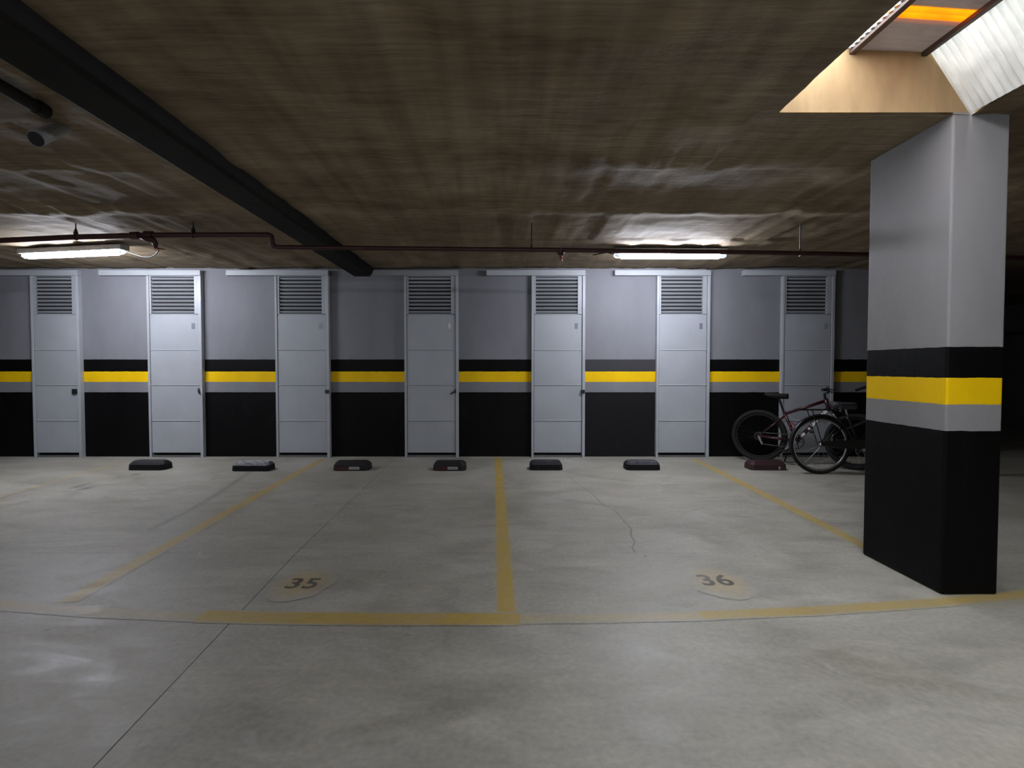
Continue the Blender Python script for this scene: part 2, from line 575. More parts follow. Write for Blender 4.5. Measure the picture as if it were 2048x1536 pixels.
BEAMX = at_y(706, 552, D - 0.02).x + 0.15
idx = {}
mb = MB()
for j, y in enumerate(ys):
    for i, x in enumerate(xs):
        px, py = x, y
        if y == HY1 and HX0 <= x <= HX1:
            py -= 0.012 * abs(mnoise.noise(Vector((x * 7, 0, 0)))) + 0.004 * abs(mnoise.noise(Vector((x * 30, 0, 0))))
        if x == HX0 and HY0 <= y <= HY1:
            px += 0.012 * abs(mnoise.noise(Vector((y * 6, 4, 0))))
        if x == HX1 and HY0 <= y <= HY1:
            px -= 0.014 * abs(mnoise.noise(Vector((y * 8, 9, 0)))) + 0.006 * abs(mnoise.noise(Vector((y * 30, 2, 0))))
        idx[i, j] = len(mb.v)
        mb.v.append((px, py, ceil_z(x, y)))
for j in range(len(ys) - 1):
    for i in range(len(xs) - 1):
        cx, cy = (xs[i] + xs[i + 1]) / 2, (ys[j] + ys[j + 1]) / 2
        if HX0 < cx < HX1 and HY0 < cy < HY1:
            continue
        mb.f.append((idx[i, j], idx[i, j + 1], idx[i + 1, j + 1], idx[i + 1, j]))
ceiling = tag(mb.build('ceiling', M['ceiling'], smooth=True), 'dark brown board-marked concrete ceiling', 'ceiling', kind='structure')
# slab body above the soffit (keeps the daylight out around the well)
ZT = H + 0.26
for n_, (a, b_, c_, d_) in {'roof_slab': (X0, HX0 - 0.0, Y0, D + 0.2)}.items():
    pass
slabs = MB()
slabs.box(X0 - 0.2, HX0, Y0 - 0.2, YR + 0.2, H + 0.06, ZT)
slabs.box(HX1 + 0.02, X1 + 0.2, Y0 - 0.2, YR + 0.2, H + 0.06, ZT)
slabs.box(HX0, HX1, Y0 - 0.2, HY0, H + 0.06, ZT)
slabs.box(HX0, HX1, HY1 + 0.17, YR + 0.2, H + 0.06, ZT)
slabs.build('slab_body', M['ceiling'], ceiling)

# black painted beam running to the back wall
bx0 = at_y(706, 552, D - 0.02).x
mb = MB()
mb.v = []
prof = [(bx0, H + 0.03), (bx0, H - 0.075), (bx0 + 0.02, H - 0.085), (bx0 + 0.24, H - 0.085), (bx0 + 0.27, H - 0.07), (bx0 + 0.285, H - 0.03), (bx0 + 0.29, H + 0.04)]
for y in (Y0, D):
    mb.v += [(x, y, z) for x, z in prof]
n = len(prof)
mb.f = [tuple(range(n)), tuple(reversed(range(n, 2 * n)))] + [(i, (i + 1) % n, n + (i + 1) % n, n + i) for i in range(n)]
tag(mb.build('ceiling_beam', M['beam']), 'black painted beam crossing the ceiling to the back wall', 'beam', kind='structure')

# ------------------------------------------------------------------ light well above the opening
WT = at_y(1848, 108, CY0)          # top of the tan wall, right
WL = at_y(1703, 108, CY0)          # end of the left purlin
ZR = WT.z + 0.0                    # underside of roof, right
ZL = WL.z + 0.03                   # underside of roof, left
well = empty('light_well', (HX0, CY0, H))
tag(well, 'roofed daylight opening in the ceiling beside the column', 'skylight', kind='structure')


def wchild(mb, name, mat, **kw):
    o = mb.build(name, mat, None, **kw)
    o.parent = well
    o.matrix_parent_inverse = Matrix.Translation(-Vector(well.location))
    return o


RX = WT.x
# tan back wall of the well, its top follows the roof slope
mb = MB()
yb0, yb1 = CY0 + 0.001, CY0 + 0.16
prof = [(HX0 - 0.3, H + 0.012), (HX1 + 0.1, H + 0.012), (HX1 + 0.1, ZR - 0.002), (HX0 - 0.3, ZL + 0.02)]
mb.v = [(x, yb0, z) for x, z in prof] + [(x, yb1, z) for x, z in prof]
mb.f = [(3, 2, 1, 0), (4, 5, 6, 7)] + [(i, (i + 1) % 4, 4 + (i + 1) % 4, 4 + i) for i in range(4)]
wchild(mb, 'end_wall', M['shaft'])
wchild(MB().box(HX0 - 0.14, HX0 - 0.001, HY0, CY0, H + 0.03, ZT + 0.03), 'side_kerb', M['shaft'])
wchild(MB().box(HX0 - 0.14, HX1 + 0.1, HY0 - 0.14, HY0, H + 0.03, ZL + 0.06), 'end_wall', M['shaft'])


def corrugated(p00, p10, y0, y1, amp, pitch, ncross=2, over=None):
    """sheet spanned by the XZ line p00-p10 and running from y0 to y1; waves travel along Y"""
    mb = MB()
    a, b_ = Vector(p00), Vector(p10)
    t = (b_ - a).normalized()
    nrm = Vector((-t.y, t.x))
    ny = max(8, int((y1 - y0) / pitch * 10))
    th = 0.003
    layers = []
    for side in (0, 1):
        base = len(mb.v)
        for j in range(ny + 1):
            y = y0 + (y1 - y0) * j / ny
            w = amp * math.sin(2 * math.pi * y / pitch)
            for i in range(ncross):
                q = a + (b_ - a) * (i / (ncross - 1)) + nrm * (w + side * th)
                mb.v.append((q.x, y, q.y))
        layers.append(base)
        for j in range(ny):
            for i in range(ncross - 1):
                mb.f.append((base + j * ncross + i, base + j * ncross + i + 1, base + (j + 1) * ncross + i + 1, base + (j + 1) * ncross + i))
    return mb


amp, pitch = 0.008, 0.040
rl = (WL.x - 0.045, ZL + 0.018)
rr = (RX + 0.02, ZR + 0.018)
oy0, oy1 = at_y(1827, 21, 1).y, 0
# orange strip position from the left purlin height
oyA = (ZL - EYE) / ray(1827, 21).z * ray(1827, 21).y
oyB = (ZL - EYE) / ray(1808, 41).z * ray(1808, 41).y
oyA, oyB = min(oyA, oyB) - 0.03, max(oyA, oyB)
for y0_, y1_, mt in ((HY0 - 0.1, 1.5, 'roof_grey'), (1.5, oyA, 'roof_grey'), (oyA, oyB, 'roof_orange'), (oyB, CY0 + 0.12, 'roof_grey')):
    wchild(corrugated(rl, rr, y0_, y1_, amp, pitch), 'roof_sheet', M[mt], smooth=True)
# leaning translucent wall sheet on the right
bot = at_y(1899, 256, CY0)
for y0_, y1_ in ((HY0, 0.9), (0.9, 2.0), (2.0, CY0)):
    wchild(corrugated((HX1 - 0.012, H + 0.004), (RX + 0.022, ZR + 0.02), y0_, y1_, 0.007, pitch, 6), 'wall_sheet', M['roof_white'], smooth=True)
wchild(MB().box(WL.x - 0.012, WL.x + 0.022, HY0, CY0 + 0.05, ZL - 0.032, ZL - 0.008), 'purlin', M['purlin'], bevel=0.003)
wchild(corrugated((WL.x - 0.016, ZL - 0.012), (WL.x - 0.016, ZL + 0.03), HY0, CY0 - 0.01, 0.010, pitch, 3), 'sky_gap_strip', M['roof_white'], smooth=True)  # white strip added to imitate bright sky gaps under the corrugations
wchild(MB().box(RX - 0.014, RX + 0.014, HY0, CY0 + 0.0, ZR - 0.014, ZR + 0.010), 'purlin', M['purlin'], bevel=0.003)

# ------------------------------------------------------------------ column
mb = MB()
mb.box(CX0, CX1, CY0, CY1, 0.0, H + 0.02)
col = tag(mb.build('column', M['column'], bevel=0.012, segs=3),
          'thick rectangular grey column with black and yellow bands under the light well', 'column', kind='structure')

# ------------------------------------------------------------------ sliding store doors
DOORS = [  # left px, right px, header left px, plate, lock kind
    (64, 161, -34, None, 'box'),
    (296, 405, 203, 'plate_dark', 'lever'),
    (551, 659, 456, 'plate_faint', 'knob'),
    (809, 917, 714, 'plate_light', 'handle'),
    (1063, 1170, 973, 'plate_dark', 'knob'),
    (1313, 1419, 1228, 'plate_dark', None),
    (1563, 1667, 1484, 'plate_faint', None),
]
M['plate_faint'] = simple('faint_number_plate', (0.33, 0.355, 0.39), 0.5)
FR = 0.062      # how far the door stands proud of the wall
DLAB = ['leftmost louvred grey sliding door, dim, nearly at the photo edge',
        'bright louvred grey door nearest the left tube lamp, dark number plate',
        'louvred grey sliding door just left of the black ceiling beam',
        'dim louvred grey door right of the beam with pale number plate',
        'bright louvred grey door to the left of the right tube lamp',
        'bright louvred grey door under the right end of right tube lamp',
        'darkest louvred grey door, behind the bicycles beside the column']
ZS = [at_y(1000, y, D - FR).z for y in (552, 628, 700, 770, 841, 906)]
for n_, (xl, xr, xh, plate, lk) in enumerate(DOORS):
    yf = D - FR
    ax, bx, hx = at_y(xl, 740, yf).x, at_y(xr, 740, yf).x, at_y(xh, 740, yf).x
    w = bx - ax
    root = tag(empty('door_%d' % (n_ + 1), (ax + w / 2, D, 0)), DLAB[n_], 'door', kind='structure')
    root['group'] = 'louvred store doors along the back wall'
    L, Rr = -w / 2, w / 2
    jr = 0.038
    top = ZS[0] + 0.004
    # header covering the sliding rail, reaching far to the left
    MB().box(hx - ax + L, Rr, -FR - 0.022, -0.002, top + 0.002, H - 0.012).build('rail_cover', M['door_frame'], root, bevel=0.004)
    MB().box(Rr - jr, Rr, -FR - 0.012, -0.002, 0.0, top).build('door_jamb', M['door_frame'], root, bevel=0.003)
    MB().box(L, L + 0.030, -FR - 0.004, -0.002, 0.0, top).build('door_jamb', M['door_frame'], root, bevel=0.003)
    MB().box(L, Rr - jr - 0.004, -FR + 0.01, -0.002, 0.0, 0.026).build('sill_track', M['threshold'], root)
    la, lb = L + 0.034, Rr - jr - 0.006
    # leaf: three lower panels, the lock panel, and the louvre section
    for a, b_ in ((ZS[5] - 0.006, ZS[4]), (ZS[4], ZS[3]), (ZS[3], ZS[2]), (ZS[2], ZS[1])):
        MB().box(la, lb, -FR + 0.006, -0.012, a + 0.009, b_ - 0.007).build('panel', M['door'], root, bevel=0.004)
    # folded lips between the panels catch the lamp light
    for zz in [q_ + 0.009 for q_ in ZS[2:5]]:
        pr = [(-FR + 0.030, zz + 0.004), (-FR + 0.008, zz + 0.001), (-FR - 0.003, zz - 0.011), (-FR + 0.008, zz - 0.017), (-FR + 0.030, zz - 0.017)]
        MB().loft([[(la, y, z) for y, z in pr], [(lb, y, z) for y, z in pr]]).build('panel_lip', M['door_frame'], root)
    lv = MB()
    l0, l1 = la + 0.022, lb - 0.055
    lz0, lz1 = ZS[1] + 0.004, ZS[0] - 0.006
    lv.box(la, l0, -FR + 0.006, -0.012, ZS[1], top)
    lv.box(l1, lb, -FR + 0.006, -0.012, ZS[1], top)
    lv.box(l0, l1, -FR + 0.006, -0.012, lz1, top)
    lv.box(l0, l1, -FR + 0.006, -0.012, ZS[1] - 0.004, lz0)
    lo = lv.build('louvre_frame', M['door'], root)
    MB().box(l0, l1, -0.016, -0.010, lz0, lz1).build('shade_backing', M['cavity_shade'], lo)  # dark board painted as the shade behind the slats
    ns = 10
    stp = (lz1 - lz0) / ns
    mesh = None
    for k in range(ns):
        zc = lz0 + (k + 0.5) * stp
        if mesh is None:
            sm = MB()
            t = Matrix.Rotation(R(-38), 4, 'X')
            sm.box(l0, l1, -0.018, 0.018, -0.0018, 0.0018, t)
            so = sm.build('slat', M['door_frame'], lo)
            mesh = so.data
        else:
            so = bpy.data.objects.new('slat', mesh)
            C.objects.link(so)
            so.parent = lo
        so.location = (0, -FR + 0.024, zc)
    if plate:
        px = lb - 0.075
        pz = at_y(1000, 652, yf).z
        MB().box(px - 0.02, px + 0.02, -FR + 0.001, -FR + 0.008, pz - 0.038, pz + 0.038).build('number_plate', M[plate], root, bevel=0.002)
    zl = at_y(1000, 783, yf).z
    if lk:
        mb = MB()
        if lk == 'box':
            mb.box(lb - 0.07, lb - 0.01, -FR - 0.016, -FR + 0.006, zl - 0.035, zl + 0.035)
        elif lk == 'knob':
            mb.box(lb - 0.012, Rr - 0.004, -FR - 0.030, -FR + 0.0, zl - 0.024, zl + 0.024)
        elif lk == 'lever':
            mb.tube([(lb - 0.004, -FR - 0.022, zl + 0.035), (lb + 0.002, -FR - 0.030, zl + 0.01), (lb + 0.012, -FR - 0.030, zl - 0.03)], [0.010, 0.013, 0.009], 8)
            mb.box(lb - 0.014, lb + 0.006, -FR - 0.016, -FR + 0.006, zl - 0.02, zl + 0.045)
        else:
            mb.box(lb - 0.012, lb + 0.012, -FR - 0.024, -FR + 0.006, zl - 0.022, zl + 0.026)
            mb.tube([(lb - 0.002, -FR - 0.028, zl), (lb - 0.03, -FR - 0.035, zl - 0.010), (lb - 0.065, -FR - 0.030, zl - 0.034)], [0.011, 0.010, 0.007], 8)
        mb.build('lock', M['lock'], root, bevel=0.002)


# ------------------------------------------------------------------ tube lamps
def lamp(loc, rz, label, name='tube_lamp', length=1.20):
    root = tag(empty(name, loc, rz), label, 'lamp', 'tube lamps on the garage ceiling')
    h = length / 2
    MB().box(-h, h, -0.06, 0.06, -0.040, 0.012).build('body', M['lamp_body'], root, bevel=0.004)
    for sx_ in (-0.6, 0.6):
        MB().box(sx_ * h - 0.02, sx_ * h + 0.02, -0.02, 0.02, 0.012, 0.030).build('mounting_bracket', M['lamp_body'], root)
    # luminous tube cover, rounded trough section
    rings = []
    for x in (-h + 0.07, -h + 0.085, h - 0.085, h - 0.07):
        s = 0.75 if abs(x) > h - 0.08 else 1.0
        rings.append([(x, 0.030 * s * math.cos(a), -0.062 + 0.030 * s * math.sin(a)) for a in [2 * math.pi * k / 14 for k in range(14)]])
    MB().loft(rings).build('tube', M['tube'], root, smooth=True)
    for sgn in (-1, 1):
        rr_ = []
        for dx, s in ((0.068, 0.95), (0.05, 1.05), (0.02, 1.0), (0.0, 0.55)):
            x = sgn * (h - dx)
            rr_.append([(x, 0.030 * s * math.cos(a), -0.058 + 0.028 * s * math.sin(a)) for a in [2 * math.pi * (k + 0.5) / 6 for k in range(6)]])
        MB().loft(rr_).build('end_cap', M['end_cap'], root)
    return root


def on_ceiling(px, py, drop=0.085):
    return at_z(px, py, H - drop)


la_, lb_ = on_ceiling(1228, 512), on_ceiling(1452, 512)
lamp(((la_.x + lb_.x) / 2, (la_.y + lb_.y) / 2, H - 0.024), 0.0, 'lit white tube lamp on the ceiling right of the picture centre', length=(lb_ - la_).length)
la2, lb2 = on_ceiling(45, 513), on_ceiling(250, 504)
lamp(((la2.x + lb2.x) / 2, (la2.y + lb2.y) / 2, H - 0.024), math.atan2(lb2.y - la2.y, lb2.x - la2.x), 'lit white tube lamp on the ceiling at far left, cable trailing',
     length=(lb2 - la2).length)
LX = ((la_.x + lb_.x) / 2, (la2.x + lb2.x) / 2)
# two unseen lamps added behind the viewer to light the foreground floor
lamp((0.4, -1.2, H - 0.024), 0.0, 'added unseen tube lamp behind the viewer lighting the foreground, nearer the column')
lamp((LX[1], -1.2, H - 0.024), 0.0, 'added unseen tube lamp behind the viewer lighting the foreground, far left')

# ------------------------------------------------------------------ sprinkler pipe
PY = 5.02
path_px = [(-420, 500), (-200, 492), (0, 481), (150, 474), (300, 470.5), (420, 470), (536, 470), (543, 473), (544, 480), (544, 486), (548, 493), (556, 494.5), (660, 495.5), (900, 498), (1120, 500), (1240, 502), (1460, 504), (1735, 509), (2000, 515), (2300, 522)]
pts = [at_y(x, y, PY) for x, y in path_px]
pipe = empty('sprinkler_pipe', tuple(pts[9]))
tag(pipe, 'dark red sprinkler pipe with a downward jog running along the ceiling', 'pipe')


def pchild(mb, name, mat, parent=pipe, **kw):
    o = mb.build(name, mat, None, **kw)
    o.parent = parent
    o.matrix_parent_inverse = Matrix.Translation(-Vector(pipe.location))
    return o


rad = [0.025] * 7 + [0.024] * 4 + [0.021] * 9
pchild(MB().tube(pts, rad, 12), 'pipe_run', M['pipe_red'], smooth=True)
# couplings at the branch on the left
c0, c1 = at_y(262, 471.5, PY), at_y(278, 471, PY)
pchild(MB().tube([c0, c1], 0.035, 12), 'coupling', M['pipe_red'])
c0, c1 = at_y(290, 470.5, PY), at_y(306, 470.5, PY)
pchild(MB().tube([c0, c1], 0.038, 12), 'coupling', M['pipe_red'])
pchild(MB().tube([at_y(280, 474, PY - 0.03), at_y(296, 478, PY - 0.04), at_y(307, 481, PY - 0.04), at_y(311, 488, PY - 0.04), at_y(311, 496, PY - 0.04)], [0.02, 0.026, 0.027, 0.024, 0.014], 12), 'branch_elbow', M['pipe_red'], smooth=True)
pchild(MB().tube([at_y(310, 495, PY - 0.04), at_y(320, 498, PY - 0.04), at_y(331, 499, PY - 0.04)], [0.012, 0.008, 0.004], 8), 'sprinkler_nozzle', M['sprinkler'])
# tee and head between the lamps
pchild(MB().tube([at_y(1122, 498, PY), at_y(1122, 507, PY), at_y(1122, 511, PY)], [0.034, 0.032, 0.022], 12), 'tee', M['pipe_red'])
hd = MB()
hd.tube([at_y(1122, 511, PY), at_y(1122, 515, PY), at_y(1122, 518, PY), at_y(1122, 521, PY)], [0.014, 0.014, 0.008, 0.006], 10)
hd.tube([at_y(1122, 520.5, PY), at_y(1122, 522, PY)], 0.016, 10)
pchild(hd, 'sprinkler_head', M['sprinkler'])
# hangers
for hxp in (152, 387, 1063, 1600):
    yp = np.interp(hxp, [p[0] for p in path_px], [p[1] for p in path_px])
    c = at_y(hxp, yp, PY)
    r_ = 0.027 if hxp < 540 else 0.023
    hm = MB()
    hm.ring(c, (1, 0, 0), r_ + 0.002, 0.004, 20, 6)
    hm.tube([(c.x, c.y, c.z + r_), (c.x, c.y, c.z + r_ + 0.02)], [0.012, 0.006], 8)
    hm.tube([(c.x, c.y, c.z + r_ + 0.015), (c.x, c.y, H + 0.01)], 0.005, 6)
    if hxp < 540:
        hm.tube([(c.x, c.y, c.z + r_), (c.x, c.y, min(H, c.z + r_ + 0.05))], [0.022, 0.006], 8)
    pchild(hm, 'hanger', M['steel_dark'])

# cable of the left lamp
e0 = on_ceiling(249, 502)
cab = [e0, at_y(262, 506, 5.7), at_y(280, 512, 5.5), at_y(298, 514, 5.3), at_y(311, 509, 5.15), at_y(317, 501, PY + 0.02)]
sm = []
for i in range(len(cab) - 1):
    p0, p1, p2, p3 = cab[max(0, i - 1)], cab[i], cab[i + 1], cab[min(len(cab) - 1, i + 2)]
    for k in range(5):
        t = k / 5
        sm.append(0.5 * ((2 * p1) + (p2 - p0) * t + (2 * p0 - 5 * p1 + 4 * p2 - p3) * t * t + (3 * p1 - p0 - 3 * p2 + p3) * t ** 3))
sm.append(cab[-1])
tag(MB().tube(sm, 0.006, 6).build('lamp_cable', M['cable'], smooth=True), 'thin grey cable sagging from the left tube lamp', 'cable')
# short lead of the right lamp
q = [on_ceiling(1232, 510, 0.06), at_z(1215, 505, H - 0.01), at_z(1196, 508, H - 0.004), at_z(1186, 510, H)]
tag(MB().tube(q, 0.007, 6).build('lamp_lead', M['cable'], smooth=True), 'short dark lead at left end of the right tube lamp', 'cable')

# dark ceiling pipe and white drain stub at upper left
pe = at_z(88, 222, H - 0.03)
ps = at_z(0, 172, H - 0.03)
dd = (ps - pe).normalized()
dp = empty('dark_ceiling_pipe', tuple(pe))
tag(dp, 'short dark pipe along the ceiling at the upper left edge', 'pipe')
MB().tube([Vector((0, 0, 0)), dd * 3.0], 0.030, 12).build('pipe_run', M['pipe_dark'], dp, smooth=True)
MB().tube([dd * -0.012, dd * 0.05], 0.035, 12).build('end_plug', M['pipe_dark'], dp)
s0 = at_z(128, 250, H + 0.03)
s1 = at_y(72, 278, s0.y - 0.20)
st = empty('drain_stub', tuple(s0))
tag(st, 'open white drain pipe stub poking from the ceiling at upper left', 'pipe')
ax = (s1 - s0)
stub = MB()
nn = 18
axn = ax.normalized()
u = axn.cross(Vector((0, 0, 1))).normalized()
w_ = axn.cross(u)
for (t, r_) in ((0.0, 0.040), (1.0, 0.040), (1.0, 0.035), (0.25, 0.035)):
    stub.v += [tuple(axn * (ax.length * t) + (u * math.cos(2 * math.pi * k / nn) + w_ * math.sin(2 * math.pi * k / nn)) * r_) for k in range(nn)]
for i in range(3):
    for k in range(nn):
        l = (k + 1) % nn
        stub.f.append((i * nn + k, i * nn + l, (i + 1) * nn + l, (i + 1) * nn + k))
stub.build('stub_wall', M['pvc_white'], st)
MB().tube([axn * (ax.length * 0.985), axn * (ax.length * 1.005)], 0.0385, nn).build('bore_shade_disc', M['cavity_shade'], st)  # dark disc at the mouth stands in for shade inside the pipe


# ------------------------------------------------------------------ wheel stops
STOPS = [  # px left, right, front-bottom y, variant
    (253, 326, 941, 'worn', 'scuffed black rubber wheel stop, leftmost of the row, second door behind'),
    (461, 537, 943, 'white', 'black rubber wheel stop with white scuffed top'),
    (665, 737, 942, 'refl', 'black wheel stop, dark red and pale reflectors, below the dim fourth door gap'),
    (865, 931, 942, 'refl', 'black wheel stop with red and pale reflectors, left of centre yellow line'),
    (1060, 1126, 941, 'plain', 'plain black rubber wheel stop first right of the centre yellow line'),
    (1253, 1322, 941, 'grey', 'black rubber wheel stop with greyish top under the right tube lamp'),
    (1502, 1575, 941, 'red', 'dark red wheel stop in front of the red bicycle'),
]
STOPS[2] = STOPS[2][:4] + ('black wheel stop with red and pale reflectors, beside the third door',)
for a, b_, yb, var, lab in STOPS:
    p0, p1 = at_z(a, yb), at_z(b_, yb)
    L = p1.x - p0.x
    y0 = (p0.y + p1.y) / 2
    root = tag(empty('wheel_stop', ((p0.x + p1.x) / 2, y0, 0), random.uniform(-0.02, 0.02)), lab, 'wheel stop', 'wheel stops at the bay ends')
    h = L / 2
    dpt, ht = 0.22, 0.105
    body = MB()

    def prism_ring(z, inx, iny):
        cx, cy = 0.035, 0.03
        x0, x1, yy0, yy1 = -h + inx, h - inx, iny, dpt - iny
        return [(x0 + cx, yy0, z), (x1 - cx, yy0, z), (x1, yy0 + cy, z), (x1, yy1 - cy, z), (x1 - cx, yy1, z), (x0 + cx, yy1, z), (x0, yy1 - cy, z), (x0, yy0 + cy, z)]
    body.loft([prism_ring(0, 0, 0), prism_ring(0.066, 0.006, 0.003), prism_ring(0.092, 0.022, 0.030), prism_ring(ht, 0.034, 0.055)])
    mt = {'worn': 'rubber_worn', 'white': 'rubber_white', 'refl': 'rubber', 'plain': 'rubber_worn', 'grey': 'rubber_grey', 'red': 'red_body'}[var]
    body.build('body', M[mt], root, bevel=0.004)
    if var == 'refl':
        MB().box(-h + 0.038, -0.02, -0.003, 0.006, 0.010, 0.052).build('red_reflector', M['red_refl'], root)['label'] = 'dark red reflector'
        MB().box(-0.018, 0.105, -0.003, 0.006, 0.016, 0.050).build('pale_reflector', M['white_refl'], root)['label'] = 'pale rectangular reflector'
    elif var == 'red':
        MB().box(h - 0.105, h - 0.085, -0.003, 0.006, 0.014, 0.048).build('pale_reflector', M['white_refl'], root)['label'] = 'small pale sticker'
    elif var in ('white', 'worn', 'plain', 'grey'):
        for sx_ in (-1, 1):
            MB().tube([(sx_ * h * 0.55, dpt / 2, ht - 0.004), (sx_ * h * 0.55, dpt / 2, ht + 0.002)], 0.014, 10).build('anchor_bolt', M['steel_dark'], root)


# ------------------------------------------------------------------ floor paint
def strip(pts, w, name, mat, z=0.0012, step=0.12):
    pts = [Vector((p[0], p[1], 0)) for p in pts]
    dense = []
    for a, b_ in zip(pts[:-1], pts[1:]):
        k = max(1, int((b_ - a).length / step))
        dense += [a.lerp(b_, i / k) for i in range(k)]
    dense.append(pts[-1])
    mb = MB()
    mb.uv = []
    for i, p in enumerate(dense):
        t = (dense[min(i + 1, len(dense) - 1)] - dense[max(0, i - 1)]).normalized()
        nrm = Vector((-t.y, t.x, 0))
        for s_ in (-0.5, 0.5):
            q = p + nrm * w * s_
            mb.v.append((q.x, q.y, z))
            mb.uv.append((s_ + 0.5, i * step))
        if i:
            k = 2 * i
            mb.f.append((k - 2, k, k + 1, k - 1))
    o = mb.build(name, mat, floor)
    return o


def P(*pp):
    return [at_z(x, y) for x, y in pp]


strip(P((996, 915), (1001, 1000), (1007, 1110), (1013, 1236)), 0.112, 'bay_line', M['line_strong'])
strip(P((646, 918), (520, 988), (380, 1066), (130, 1205)), 0.13, 'bay_line', M['line_mid'], 0.0014)
strip(P((1385, 917), (1530, 990), (1640, 1046), (1740, 1098), (1810, 1132)), 0.125, 'bay_line', M['line_mid'], 0.0014)
strip(P((255, 922), (120, 960), (0, 994), (-300, 1080)), 0.10, 'bay_line', M['line_faint'], 0.0014)
strip(P((-200, 1190), (0, 1209), (200, 1224), (420, 1233)), 0.13, 'bay_line', M['line_faint'], 0.0016)
strip(P((400, 1232), (560, 1236), (800, 1238), (1040, 1238)), 0.145, 'bay_line', M['line_strong'], 0.0018)
strip(P((1030, 1238), (1200, 1236), (1420, 1231)), 0.115, 'bay_line', M['line_faint'], 0.0016)
strip(P((1400, 1231), (1620, 1222), (1860, 1206), (2040, 1190), (2240, 1172)), 0.115, 'bay_line', M['line_mid'], 0.0018)


def disc(cx, cy, rx, ry, name, mat, z=0.0020, seed=0):
    c, ex, ey = at_z(cx, cy), at_z(cx + rx, cy), at_z(cx, cy - ry)
    a, b_ = (ex - c).length, (ey - c).length
    mb = MB()
    mb.uv = [(0.5, 0)]
    mb.v = [(c.x, c.y, z)]
    n = 36
    for k in range(n):
        t = 2 * math.pi * k / n
        f = 1 + 0.22 * mnoise.noise(Vector((math.cos(t) * 1.3, math.sin(t) * 1.3, seed)))
        mb.v.append((c.x + a * f * math.cos(t), c.y + b_ * f * math.sin(t), z))
        mb.uv.append((0.0, 0))
        mb.f.append((0, 1 + k, 1 + (k + 1) % n))
    return mb.build(name, mat, floor)


def number(text, x0, x1, y0, y1, mat, shear=0.0):
    cu = bpy.data.curves.new('number_curve', 'FONT')
    cu.body = text
    cu.size = 1.0
    cu.offset = 0.022
    cu.space_character = 1.08
    to = bpy.data.objects.new('tmp_text', cu)
    C.objects.link(to)
    bpy.context.view_layer.update()
    me = bpy.data.meshes.new_from_object(to.evaluated_get(bpy.context.evaluated_depsgraph_get()))
    bpy.data.objects.remove(to, do_unlink=True)
    vs = np.array([v.co[:] for v in me.vertices])
    mn, mx = vs.min(0), vs.max(0)
    a = at_z((x0 + x1) / 2 - (x1 - x0) / 2, y1)
    b_ = at_z((x0 + x1) / 2 + (x1 - x0) / 2, y1)
    top = at_z((x0 + x1) / 2, y0)
    wd, hg = b_.x - a.x, top.y - a.y
    for v in me.vertices:
        fx = (v.co.x - mn[0]) / (mx[0] - mn[0])
        fy = (v.co.y - mn[1]) / (mx[1] - mn[1])
        v.co = (a.x + fx * wd * 1.0 + shear * fy, a.y + fy * hg, 0.0026)
    l = me.uv_layers.new(name='UVMap') if not me.uv_layers else me.uv_layers[0]
    for d_ in l.data:
        d_.uv = (0.5, 0.5)
    me.materials.clear()
    me.materials.append(mat)
    me.name = 'bay_number'
    o = bpy.data.objects.new('bay_number', me)
    C.objects.link(o)
    o.parent = floor
    return o


disc(1438, 1163, 62, 30, 'number_disc', M['disc'], 0.0020, 1)
disc(603, 1168, 66, 30, 'number_disc', M['disc'], 0.0020, 2)
number('36', 1409, 1474, 1150, 1172, M['digit'])['label'] = 'stencilled dark number 36'
number('35', 566, 628, 1157, 1178, M['digit'])['label'] = 'stencilled dark number 35'

# stains and cracks
disc(172, 977, 14, 5, 'oil_stain', M['stain'], 0.0012, 4)
disc(163, 971, 9, 7, 'oil_stain', M['stain'], 0.0013, 5)
disc(272, 949, 13, 2, 'oil_stain', M['stain'], 0.0012, 6)
disc(237, 955, 9, 2.5, 'oil_stain', M['stain_soft'], 0.0012, 7)
disc(428, 958, 10, 3, 'oil_stain', M['stain_soft'], 0.0012, 8)
strip(P((500, 944), (440, 985), (390, 1015), (300, 1060)), 0.10, 'tyre_mark', M['stain_soft'], 0.0008)
ck = [(1135, 950), (1155, 968), (1182, 985), (1206, 1010), (1230, 1022), (1246, 1040), (1262, 1058), (1262, 1072), (1270, 1084), (1264, 1096), (1271, 1106)]
strip(P(*ck[:6]), 0.02, 'crack', M['stain_soft'], 0.0009, 0.05)
strip(P(*ck[5:]), 0.018, 'crack', M['stain'], 0.0010, 0.05)


# ------------------------------------------------------------------ bicycles
def arc(c, r, a0, a1, n, y=0.0):
    return [(c[0] + r * math.cos(R(a0 + (a1 - a0) * i / n)), y, c[1] + r * math.sin(R(a0 + (a1 - a0) * i / n))) for i in range(n + 1)]


